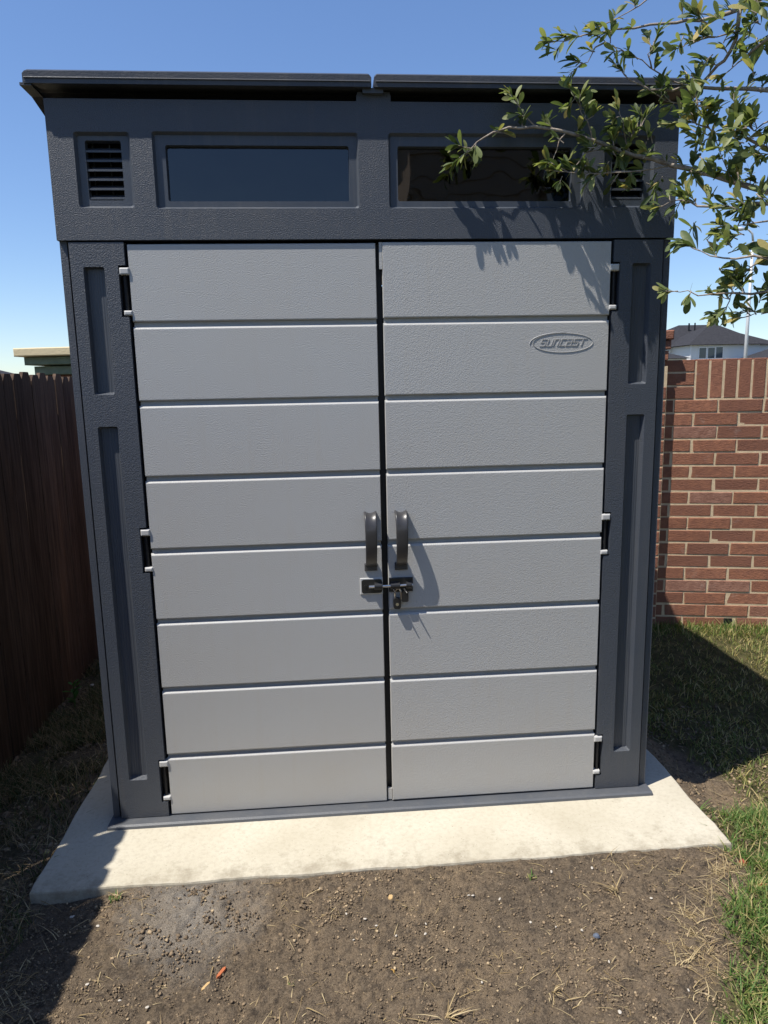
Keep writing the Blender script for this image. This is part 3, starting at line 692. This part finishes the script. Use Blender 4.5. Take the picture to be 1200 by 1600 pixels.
# ================================================================== oak tree
BR = {
 'lower limb':[(2.049,-0.42,1.767),(1.923,-0.27,1.872),(1.815,-0.17,1.944),(1.734,-0.11,1.984),(1.636,-0.075,2.02),(1.537,-0.062,2.059),(1.436,-0.056,2.089),(1.354,-0.053,2.101),(1.281,-0.05,2.1),(1.236,-0.048,2.087),(1.191,-0.046,2.062),(1.149,-0.045,2.027)],
 'lower twig a':[(1.359,-0.053,2.099),(1.325,-0.056,2.13),(1.3,-0.06,2.161)],
 'lower twig b':[(1.543,-0.062,2.059),(1.5,-0.066,2.027),(1.482,-0.066,2.006)],
 'lower twig c':[(1.725,-0.11,1.984),(1.646,-0.1,1.972),(1.557,-0.09,1.969),(1.479,-0.075,1.973),(1.438,-0.07,1.978)],
 'lower twig d':[(1.446,-0.056,2.087),(1.42,-0.053,2.039),(1.407,-0.05,2.006)],
 'lower twig e':[(1.518,-0.062,2.065),(1.501,-0.07,2.11),(1.474,-0.075,2.149),(1.457,-0.08,2.172)],
 'lower twig f':[(1.627,-0.075,2.025),(1.602,-0.085,2.08),(1.585,-0.09,2.123)],
 'lower twig g':[(1.591,-0.07,2.035),(1.632,-0.08,2.065),(1.654,-0.09,2.104)],
 'upper limb':[(2.003,-0.5,2.358),(1.878,-0.36,2.325),(1.809,-0.28,2.301),(1.766,-0.25,2.297),(1.702,-0.22,2.302),(1.659,-0.2,2.303),(1.58,-0.18,2.299),(1.485,-0.16,2.294),(1.428,-0.15,2.286),(1.386,-0.15,2.279)],
 'upper twig a':[(1.626,-0.2,2.363),(1.589,-0.19,2.349),(1.536,-0.18,2.324),(1.513,-0.17,2.316)],
 'upper twig b':[(1.741,-0.16,2.167),(1.706,-0.16,2.179),(1.632,-0.17,2.209),(1.585,-0.17,2.236),(1.548,-0.17,2.254),(1.501,-0.16,2.282)],
 'upper twig c':[(1.51,-0.16,2.273),(1.479,-0.15,2.248),(1.454,-0.14,2.228)],
 'upper twig d':[(1.636,-0.17,2.207),(1.615,-0.19,2.233),(1.626,-0.2,2.259)],
 'upper twig e':[(1.814,-0.26,2.258),(1.769,-0.25,2.25),(1.724,-0.24,2.243),(1.692,-0.23,2.236)],
 'middle limb':[(2.031,-0.45,2.039),(1.897,-0.28,2.115),(1.828,-0.22,2.141),(1.764,-0.19,2.155),(1.695,-0.17,2.153),(1.637,-0.16,2.159),(1.583,-0.16,2.182),(1.552,-0.17,2.202)],
 'middle twig a':[(1.742,-0.17,2.117),(1.705,-0.16,2.128),(1.669,-0.15,2.148)],
 'hanging limb':[(1.809,-0.28,2.301),(1.809,-0.27,2.238),(1.798,-0.24,2.199),(1.775,-0.21,2.176),(1.747,-0.19,2.149),(1.754,-0.2,2.098),(1.783,-0.21,2.048),(1.805,-0.22,2.0),(1.821,-0.24,1.94)],
 'hanging twig a':[(1.783,-0.21,2.048),(1.752,-0.19,2.067),(1.727,-0.18,2.069)],
 'right limb':[(2.031,-0.45,1.884),(1.883,-0.32,1.963),(1.834,-0.3,1.995),(1.806,-0.3,2.033),(1.8,-0.3,2.07)],
 'right twig b':[(1.872,-0.33,2.023),(1.843,-0.32,2.004),(1.817,-0.31,2.029)],
 'low limb':[(2.019,-0.5,1.771),(1.881,-0.34,1.826),(1.814,-0.28,1.83),(1.747,-0.24,1.844),(1.713,-0.2,1.87),(1.679,-0.18,1.859)],
 'near twig':[(1.825,-0.75,1.615),(1.716,-0.62,1.645),(1.666,-0.58,1.652),(1.617,-0.56,1.662),(1.598,-0.55,1.675)],
 'far twig':[(2.008,-0.5,1.567),(1.885,-0.36,1.609),(1.823,-0.32,1.61),(1.77,-0.29,1.611),(1.718,-0.27,1.624),(1.679,-0.26,1.624)],
 'far twig b':[(1.879,-0.36,1.695),(1.842,-0.34,1.668),(1.83,-0.32,1.639),(1.813,-0.31,1.592)],
 'far twig c':[(1.947,-0.4,1.58),(1.898,-0.36,1.556),(1.85,-0.34,1.549)],
 'far twig d':[(1.872,-0.36,1.78),(1.825,-0.34,1.777),(1.786,-0.32,1.769)],
 'top limb':[(2.031,-0.55,2.269),(1.908,-0.4,2.21),(1.851,-0.34,2.208),(1.82,-0.3,2.182),(1.797,-0.27,2.164)],
 'top twig':[(1.846,-0.34,2.279),(1.816,-0.32,2.295),(1.751,-0.3,2.339)],
}
R0 = {'lower limb':.0088,'upper limb':.0065,'middle limb':.0065,'hanging limb':.0055,'right limb':.006,'low limb':.006,'near twig':.004,'far twig':.0042,'top limb':.007}
TR = (2.95,-.75)
tree = empty('oak_tree', (TR[0],TR[1],-.05)); setp(tree, 'live oak reaching twigs of small leathery leaves over the shed roof', 'tree')
def T(p): return (p[0]-TR[0], p[1]-TR[1], p[2]+.05)
trp = [(0,0,-.05),(.02,.01,.5),(-.03,.03,1.2),(.02,.0,1.9),(.0,.05,2.6),(-.08,.0,3.3)]
MB().tube(trp, [.13,.095,.085,.075,.06,.04], 14).obj('trunk', M['bark'], tree, smooth=True)
LEN, WID = 1.0, .36
def leaf_geo():
    pr = [(0,.03),(.16,.13),(.40,.27),(.64,.345),(.82,.30),(.94,.165),(1.0,.01)]
    vs = []; fs = []
    for t, w_ in pr:
        bend = -.16*t*t
        vs += [(-w_*.5, t, bend+.10*w_), (0, t, bend), (w_*.5, t, bend+.10*w_)]
    for i in range(len(pr)-1):
        a = i*3; fs += [(a,a+1,a+4,a+3),(a+1,a+2,a+5,a+4)]
    return vs, fs
LV, LF = leaf_geo(); leaf_me = MB().add(LV, LF).mesh('leaf', M['leaf'], True)
leaves = []                                           # matrices
lr = random.Random(23)
def frame(d, upv):
    d = d.normalized(); x_ = d.cross(upv)
    if x_.length < .05: x_ = d.cross(Vector((0,1,0)))
    x_.normalize(); return Matrix((x_, d, x_.cross(d))).transposed()
def add_leaf(p, d, L, roll=None):
    fm = frame(d, Vector((lr.uniform(-.5,.2), lr.uniform(-.6,.1), 1.0)))
    fm = fm @ Matrix.Rotation(lr.gauss(0,.6) if roll is None else roll, 3, 'Y') @ Matrix.Diagonal((lr.uniform(.7,1.25), 1, lr.uniform(.2,2.2)))
    leaves.append((Vector(p), fm, L))
twigs = MB()
def cluster(p, d, n, L=.037, spread=.8):
    n = int(n*1.4+1)
    d = Vector(d).normalized(); p = Vector(p)
    ln_ = lr.uniform(.016,.040); q = p+d*ln_
    twigs.tube([p, (p+q)/2+Vector((lr.uniform(-.003,.003),)*3), q], [.0016,.0013,.0009], 5)
    for k in range(n):
        t = lr.uniform(.15,1.0); base = p+d*ln_*t
        a = Vector((lr.gauss(0,1), lr.gauss(0,1), lr.gauss(0,1))).normalized()
        dd = (d*lr.uniform(.5,1.2)+a*spread*lr.uniform(.5,1.1)+Vector((0,0,.18))).normalized()
        add_leaf(base, dd, L*lr.uniform(.5,1.35))
def interp(pts, t):
    pts = [Vector(p) for p in pts]; ls = [(b_-a_).length for a_, b_ in zip(pts[:-1], pts[1:])]; tot = sum(ls); s = t*tot
    for a_, b_, l in zip(pts[:-1], pts[1:], ls):
        if s <= l or b_ is pts[-1]: return a_+(b_-a_)*min(1, s/l), (b_-a_).normalized()
        s -= l
dens = {'lower limb':22,'lower twig a':2,'lower twig b':2,'lower twig c':10,'lower twig d':1,'lower twig e':5,'lower twig f':4,'lower twig g':4,'upper limb':7,'upper twig a':2,'upper twig b':4,'upper twig c':2,
        'upper twig d':2,'upper twig e':2,'middle limb':8,'middle twig a':3,'hanging limb':15,'hanging twig a':4,'right limb':10,'right twig b':6,'low limb':13,'near twig':3,'far twig':8,'far twig b':7,'far twig c':6,'far twig d':6,'top limb':9,'top twig':3}
for k, pts in BR.items():
    r0 = R0.get(k, .0024); n = len(pts)
    sm = []
    for i in range(n-1):                              # gentle extra kinks between knots
        a_, b_ = Vector(pts[i]), Vector(pts[i+1]); sm.append(a_); sm.append((a_+b_)/2+Vector([lr.gauss(0,.0035) for _ in range(3)]))
    sm.append(Vector(pts[-1])); n = len(sm)
    MB().tube([T(p) for p in sm], [max(.0011, r0*(1-.86*i/(n-1))) for i in range(n)], 7).obj('branch', M['bark'], tree, smooth=True)
    nc = dens[k]
    for c_ in range(nc):
        t = (c_+lr.uniform(.2,.9))/nc; t = .22+.78*t if r0 > .003 else .3+.7*t
        p, d = interp(pts, min(t,1)); side = Vector((lr.gauss(0,1), lr.gauss(0,.7), lr.gauss(.75,.9))).normalized()
        if k == 'near twig': cluster(p, (d*.5+side), 3, .044); continue
        cluster(p, (d*.55+side).normalized(), lr.randint(3,7) if k != 'lower limb' else lr.randint(2,6))
    p, d = interp(pts, 1.0); cluster(p, d, {'near twig':9,'lower limb':9,'upper limb':9}.get(k, 6), .046 if k == 'near twig' else .034)
    if k in ('upper limb','lower limb'): 
        cluster(Vector(p)-d*.03, d+Vector((0,0,.8)), 6); cluster(Vector(p)-d*.02, d+Vector((0,0,-.9)), 5)
# dense part of the crown at the right, reached by side sprays
for a_, b_, n_ in (((1.80,-.26,2.00),(.07,.08,.12),40),((1.86,-.34,1.80),(.07,.08,.09),20),((1.86,-.34,1.62),(.06,.06,.06),12),((1.85,-.33,2.27),(.07,.08,.06),24),((1.76,-.22,2.06),(.04,.05,.10),12),((1.60,-.085,2.04),(.05,.012,.045),12),((1.69,-.12,2.00),(.03,.02,.05),8),((1.43,-.075,2.00),(.03,.01,.02),4)):
    for _ in range(n_):
        p = Vector([lr.gauss(c_, s_) for c_, s_ in zip(a_, b_)])
        if p.y > -.05 and p.x < 1.9: continue
        cluster(p, Vector((lr.gauss(-.3,1), lr.gauss(0,.7), lr.gauss(.3,1))), lr.randint(3,6))
# limbs from the trunk outwards and the rest of the crown outside the picture
main = [((0,0,1.5),(2.049,-.42,1.767)),((0,0,1.6),(2.031,-.45,1.884)),((0,.0,1.8),(2.031,-.45,2.039)),((0,.03,2.1),(2.003,-.5,2.358)),((0,.02,1.95),(2.031,-.55,2.269)),((0,0,1.4),(2.019,-.5,1.771)),((0,0,1.3),(2.008,-.5,1.567)),((0,0,1.35),(1.825,-.75,1.615))]
for a_, b_ in main:
    e = Vector(T(b_)); a_ = Vector(a_); mid = (a_+e)/2+Vector((0,0,.10))
    MB().tube([a_, mid, e], [.035,.018,.008], 9).obj('branch', M['bark'], tree, smooth=True)
for k in range(16):
    an = lr.uniform(-1.9,1.9); z0 = lr.uniform(1.5,3.1); L = lr.uniform(.7,1.3)
    e = Vector((math.cos(an)*L, math.sin(an)*L, z0+lr.uniform(.1,.7))); a_ = Vector((0,0,z0))
    MB().tube([a_, (a_+e)/2+Vector((0,0,.05)), e], [.028,.016,.006], 7).obj('branch', M['bark'], tree, smooth=True)
    for _ in range(16):
        t = lr.uniform(.35,1.1); p = a_+(e-a_)*t+Vector([lr.gauss(0,.10) for _ in range(3)])
        cluster(p+Vector((TR[0],TR[1],-.05)), Vector([lr.gauss(0,1) for _ in range(3)]), 5, .036)
tw = MB(); tw.v = [T(p) for p in twigs.v]; tw.f = twigs.f; tw.m = twigs.m
o = tw.obj('twigs', M['bark'], tree); setp(o, kind='stuff')
camp = co.location
vis = sorted(range(len(leaves)), key=lambda i: -(leaves[i][2]/(leaves[i][0]-camp).length if leaves[i][0].x < 1.93+.5*max(0,leaves[i][0].y+.35) and leaves[i][0].z < 2.42 else 0))
single = set(vis[:300]); fo = MB()
for i, (p, fm, L) in enumerate(leaves):
    q = Vector(T(p))
    if i in single:
        o = link('leaf', leaf_me, tree); o.matrix_local = Matrix.Translation(q) @ fm.to_4x4() @ Matrix.Scale(L, 4)
    else: fo.add([q+fm @ (Vector(v_)*L) for v_ in LV], LF)
o = fo.obj('foliage', M['leafs'], tree, smooth=True); setp(o, kind='stuff')
print('leaves', len(leaves))

# ================================================================== grass, straw, crumbs (uncountable stuff)
def blades(name, pts, hmin, hmax, wid, matl, lean=.6, seed=1, lab='', cat='grass', lie=0.0):
    g = np.random.default_rng(seed); n = len(pts); x0 = pts[:,0]; y0 = pts[:,1]; z0 = pts[:,2]
    a = g.random(n)*2*np.pi; h = hmin+(hmax-hmin)*g.random(n)**1.5; l = h*lean*(.3+g.random(n)); tw_ = a+np.pi/2+g.normal(0,.5,n); wd = wid*(.6+.8*g.random(n))
    up = h*(1-lie*g.random(n))
    V = []
    for t, k in ((0,1),(.4,.85),(.75,.55),(1,.08)):
        cxx = x0+np.cos(a)*l*t**1.7; cyy = y0+np.sin(a)*l*t**1.7; czz = z0-.004+up*(t-.25*lean*t*t)
        for sgn in (-1,1): V.append(np.stack([cxx+sgn*np.cos(tw_)*wd*k/2, cyy+sgn*np.sin(tw_)*wd*k/2, czz], -1))
    V = np.stack(V, 1).reshape(-1,3); base = np.arange(n)[:,None]*8
    F = np.concatenate([base+np.array([[q*2,q*2+1,q*2+3,q*2+2]]) for q in range(3)], 0)
    me = bpy.data.meshes.new(name); me.vertices.add(len(V)); me.vertices.foreach_set('co', V.ravel()); me.loops.add(F.size); me.loops.foreach_set('vertex_index', F.ravel().astype(np.int32))
    me.polygons.add(len(F)); me.polygons.foreach_set('loop_start', np.arange(0,F.size,4)); me.polygons.foreach_set('loop_total', np.full(len(F),4)); me.update(calc_edges=True); me.materials.append(matl)
    o = link(name, me); setp(o, lab, cat, kind='stuff'); return o
def scatter(n, x0, x1, y0, y1, prob, seed):
    g = np.random.default_rng(seed); x = x0+(x1-x0)*g.random(n); y = y0+(y1-y0)*g.random(n)
    k = g.random(n) < prob(x, y)
    k &= ~((x > SX0-.005) & (x < SX1+.005) & (y > SY0-.005) & (y < SY1+.01))
    x, y = x[k], y[k]; return np.stack([x, y, hgt(x, y)], -1)
def clump(x, y, sc, sd, lo, hi): return sst((vnoise(x, y, sc, sd, 3, .6)+.5-lo)/(hi-lo))
p1 = scatter(60000, 1.40, 2.6, -1.3, -.10, lambda x, y: (.25+.75*clump(x,y,9,41,.25,.55))*sst((x-GE(y)-.03+.10*vnoise(x,y,6,43,3))/.09), 1)
blades('green_grass', p1, .018, .062, .0032, M['grass'], 1.0, 2, 'bright green grass at the right edge of the bare soil')
p2 = scatter(46000, 1.98, 4.2, -.12, 1.9, lambda x, y: (.35+.65*clump(x,y,7,51,.3,.6))*sst((x-2.15+.2*sst((y-.35)/.4)+.14*vnoise(x,y,5,53,3))/.12)*sst((1.74-(x-2.99)*.2034-y)/.02), 3)
blades('lawn_grass', p2, .015, .050, .0034, M['lawn'], .9, 4, 'half dry lawn between the shed and the brick wall')
p2b = scatter(9000, 2.3, 4.2, 1.2, 1.95, lambda x, y: sst((y-(1.662-(x-2.99)*.2034)+.26)/.2)*sst((1.662-(x-2.99)*.2034-y)/.01), 33)
blades('tall_grass', p2b, .03, .085, .0036, M['grass'], .6, 34, 'taller green grass growing along the brick wall foot')
p3 = scatter(60000, -.66, -.10, -1.3, 2.2, lambda x, y: clump(x,y,6,61,.30,.70)*(.25+.75*sst((y-.1)/.6)), 5)
blades('patchy_grass', p3, .02, .075, .0030, M['shadegrass'], 1.0, 6, 'thin shaded grass and straw along the timber fence')
p4 = scatter(42000, 1.35, 2.1, -1.25, -.20, lambda x, y: sst(1-np.abs(x-GE(y)+.03+.08*vnoise(x,y,5,71,3))/.12)*clump(x,y,10,72,.35,.6)*(.35+.65*sst((y+.62)/.15)), 7)
blades('straw_edge', p4, .012, .050, .0022, M['straw'], 1.5, 8, 'tan dead grass between the bare soil and the green grass', 'straw', .75)
p5 = scatter(8500, -.1, 1.9, -1.2, -.33, lambda x, y: .12+.88*clump(x,y,7,81,.5,.75), 9)
blades('straw_litter', p5, .004, .022, .0022, M['straw'], 2.0, 10, 'scattered straw bits lying on the bare soil', 'straw', .97)
p5b = scatter(2600, -.1, 1.9, -1.2, -.33, lambda x, y: .10+.9*clump(x,y,5,83,.55,.75), 19)
blades('stem_litter', p5b, .012, .040, .0026, M['straw'], 1.9, 20, 'longer dead stems lying on the bare soil', 'straw', .95)
p6 = scatter(7000, -.6, .0, -1.2, 1.5, lambda x, y: .12+.8*clump(x,y,6,91,.4,.7), 12)
blades('straw_shade', p6, .02, .07, .0024, M['straw'], 1.9, 13, 'dead grass stems on the shaded soil beside the fence', 'straw', .93)
p7 = scatter(900, 1.93, 2.5, -.25, .7, lambda x, y: .10+.6*clump(x,y,7,95,.5,.75), 14)
blades('straw_side', p7, .02, .07, .0024, M['straw'], 1.7, 15, 'dry stems on the soil strip right of the slab', 'straw', .9)

def lumps(name, n, box, smin, smax, matl, seed, lab, prob=None):
    g = np.random.default_rng(seed); ph = (1+5**.5)/2
    iv = np.array([(-1,ph,0),(1,ph,0),(-1,-ph,0),(1,-ph,0),(0,-1,ph),(0,1,ph),(0,-1,-ph),(0,1,-ph),(ph,0,-1),(ph,0,1),(-ph,0,-1),(-ph,0,1)])/1.9
    fi = np.array([(0,11,5),(0,5,1),(0,1,7),(0,7,10),(0,10,11),(1,5,9),(5,11,4),(11,10,2),(10,7,6),(7,1,8),(3,9,4),(3,4,2),(3,2,6),(3,6,8),(3,8,9),(4,9,5),(2,4,11),(6,2,10),(8,6,7),(9,8,1)])
    P = scatter(n, *box, prob or (lambda x, y: .3+.7*clump(x,y,8,seed,.35,.65)), seed); n = len(P)
    s = smin*(smax/smin)**(g.random(n)**2.0)
    V = iv[None]*(1+g.normal(0,.36,(n,12,3)))*s[:,None,None]*np.array([1,1,.75]); a = g.random(n)*6.28; ca_, sa_ = np.cos(a)[:,None], np.sin(a)[:,None]
    V = np.stack([V[...,0]*ca_-V[...,1]*sa_, V[...,0]*sa_+V[...,1]*ca_, V[...,2]], -1)+P[:,None,:]+np.array([0,0,.002])
    V = V.reshape(-1,3); F = (np.arange(n)[:,None,None]*12+fi[None]).reshape(-1,3)
    me = bpy.data.meshes.new(name); me.vertices.add(len(V)); me.vertices.foreach_set('co', V.ravel()); me.loops.add(F.size); me.loops.foreach_set('vertex_index', F.ravel().astype(np.int32))
    me.polygons.add(len(F)); me.polygons.foreach_set('loop_start', np.arange(0,F.size,3)); me.polygons.foreach_set('loop_total', np.full(len(F),3)); me.update(calc_edges=True); me.materials.append(matl)
    o = link(name, me); setp(o, lab, 'soil', kind='stuff'); return o
lumps('soil_crumbs', 62000, (-.5,2.0,-1.3,-.315), .0008, .0042, M['crumb'], 101, 'loose soil crumbs strewn over the bare earth')
lumps('front_clods', 1500, (.02,.80,-.62,-.320), .0022, .0075, M['crumb'], 111, 'crumbly soil clods along the slab front', lambda x, y: clump(x,y,11,112,.45,.65)*sst((y+.62)/.15))
lumps('soil_clods', 2600, (-.65,-.14,-.6,1.8), .003, .014, M['crumb'], 103, 'dark soil clods beside the fence')
lumps('side_crumbs', 3000, (1.93,2.5,-.3,.8), .002, .009, M['crumb'], 105, 'loose soil crumbs beside the right edge of the slab')

# ================================================================== single small things on the soil
def onground(x, y, dz=0): return (x, y, float(hgt(np.array([x]), np.array([y]))[0])+dz)
def stone_mesh(name, r, matl, seed, flat=.6):
    g = random.Random(seed); b = MB(); n = 8; rings = []
    for t in (-80,-45,0,45,80):
        rings.append([(r*math.cos(R(t))*math.cos(2*math.pi*k/n)*(1+g.uniform(-.2,.2)), r*math.cos(R(t))*math.sin(2*math.pi*k/n)*(1+g.uniform(-.2,.2)), r*flat*math.sin(R(t))) for k in range(n)])
    for a_, b_ in zip(rings[:-1], rings[1:]): b.loops(a_, b_)
    b.add(rings[0], [tuple(range(n-1,-1,-1))]); b.add(rings[-1], [tuple(range(n))]); return b.mesh(name, matl, True)
pm = [stone_mesh('white_pebble', .0048, M['pebble'], k) for k in range(3)]
g = random.Random(77)
for k in range(34):
    x, y = g.uniform(-.05,1.75), g.uniform(-.86,-.36)
    o = link('white_pebble', pm[k%3], None, loc=onground(x, y, .003), rot=(0,0,g.uniform(0,6)), scale=(g.uniform(.45,1.3),g.uniform(.4,1.0),g.uniform(.3,.8)))
    setp(o, 'tiny white pebble lying on the bare brown soil', 'pebble', 'white pebbles on the soil')
o = link('dark_pebble', stone_mesh('dark_pebble', .009, M['bluestone'], 5, .7), None, loc=onground(1.386,-.623,.005)); setp(o, 'shiny blue-grey pebble on the bare soil', 'pebble')
def chip(name, lab, cat, x, y, L, Wd, rz, matl, th=.006):
    b = MB(); o_ = [(-L/2,-Wd*.15),(-L*.3,-Wd/2),(L*.35,-Wd*.45),(L/2,.0),(L*.3,Wd/2),(-L*.4,Wd*.4)]; n = 6
    vs = [(p,q,0) for p,q in o_]+[(p*.9,q*.8,th) for p,q in o_]
    b.add(vs, [(i,(i+1)%n,n+(i+1)%n,n+i) for i in range(n)]+[tuple(range(n-1,-1,-1)), tuple(range(n,2*n))])
    o = b.obj(name, matl, None, loc=onground(x,y,.001), rot=(.1,-.08,rz)); setp(o, lab, cat); return o
chip('bark_chip', 'orange splinter of bark lying on the bare soil', 'bark', .437, -.612, .036, .010, 1.0, M['chip'])
chip('wood_chip', 'pale tan wood chip beside the orange bark splinter', 'wood chip', .405, -.648, .030, .009, .9, M['chipy'])
chip('brick_fragment', 'red brick fragment in the dead grass by the slab corner', 'brick piece', 1.925, -.374, .024, .017, 2.0, M['brickchip'], .012)
chip('brick_piece', 'orange brick piece half buried in the green grass', 'brick piece', 1.915, -.480, .036, .014, .1, M['chip'], .014)
chip('yellow_leaf', 'yellow fallen leaf on the soil in front of the doors', 'leaf', .855, -.652, .022, .014, .4, M['yleaf'], .002)
chip('tan_leaf', 'tan fallen leaf on the soil close to the slab', 'leaf', .875, -.425, .018, .014, 1.2, M['chipy'], .003)
chip('brown_leaf', 'yellowish brown leaf at the left part of the slab front', 'leaf', .225, -.345, .020, .010, .5, M['yleaf'], .003)
def tuft(name, lab, x, y, n, h, matl, seed, spread=.9, cat='grass tuft'):
    g = random.Random(seed); b = MB()
    for k in range(n):
        a = seed*1.7+g.gauss(0,1.15); hh = h*g.uniform(.25,.9); l = hh*spread*g.uniform(.4,1.2); wv_ = .0017; px, py = -math.sin(a)*wv_, math.cos(a)*wv_; bx, by = g.gauss(0,.006), g.gauss(0,.006); L_ = []
        for t, ww in ((0,1),(.4,.9),(.75,.6),(1,.1)):
            c_ = (bx+math.cos(a)*l*t**1.6, by+math.sin(a)*l*t**1.6, hh*(t-.45*t*t)); L_ += [(c_[0]-px*ww,c_[1]-py*ww,c_[2]),(c_[0]+px*ww,c_[1]+py*ww,c_[2])]
        b.add(L_, [(0,1,3,2),(2,3,5,4),(4,5,7,6)])
    o = b.obj(name, matl, None, loc=onground(x,y,-.002)); setp(o, lab, cat); return o
tuft('grass_tuft', 'small green tuft at the slab front near the fence shadow', .105, -.345, 22, .035, M['grass'], 1)
tuft('dead_tuft', 'dead tuft with upright stalk beside the small green tuft', .118, -.338, 10, .050, M['straw'], 2)
tuft('dead_tuft', 'forked dead root on the soil in front of the right door', 1.225, -.765, 9, .055, M['straw'], 3)
tuft('dead_tuft', 'curled dead grass on the soil below the bolt', .965, -.795, 14, .055, M['straw'], 4, 1.6)
tuft('dead_tuft', 'dry grass tuft near the straw edge of the soil', 1.50, -.475, 18, .055, M['straw'], 5, 1.5)
tuft('dead_tuft', 'short dead stubble close to the slab middle', .925, -.470, 9, .034, M['straw'], 6, .8)
tuft('dead_tuft', 'spidery dead tuft on shaded soil left of the slab', -.33, .30, 30, .085, M['straw'], 7, 1.5)
tuft('grass_tuft', 'sparse green sprig on the soil beneath the right door', 1.28, -.40, 8, .03, M['grass'], 8)
tuft('grass_tuft', 'tiny green sprout on the soil in front of the left door', .62, -.66, 8, .028, M['grass'], 9)
# weed by the fence
wd = empty('weed', onground(-.55,1.22)); setp(wd, 'leafy bright green weed growing at the foot of the fence', 'weed')
g = random.Random(9); wl = MB().add([(p[0]*1.3,p[1],p[2]) for p in LV], LF).mesh('leaf', M['weed'], True)
MB().tube([(0,0,0),(.004,.002,.05),(0,.005,.11)], [.003,.002,.001], 6).obj('stem', M['weed'], wd)
for k in range(17):
    z = .02+.10*g.random(); d = Vector((g.gauss(0,1), g.gauss(0,1), g.uniform(.1,.9))); fm = frame(d, Vector((0,0,1)))
    o = link('leaf', wl, wd); o.matrix_local = Matrix.Translation((0,0,z)) @ fm.to_4x4() @ Matrix.Scale(g.uniform(.03,.055), 4)
o = link('white_flower', stone_mesh('white_flower', .011, M['pebble'], 12, .5), None, loc=onground(-.50,1.34,.05)); setp(o, 'small white blossom above the shaded grass by the fence', 'flower')
MB().tube([(0,0,-.06),(0,0,0)], .0015, 5).obj('stem', M['weed'], o)
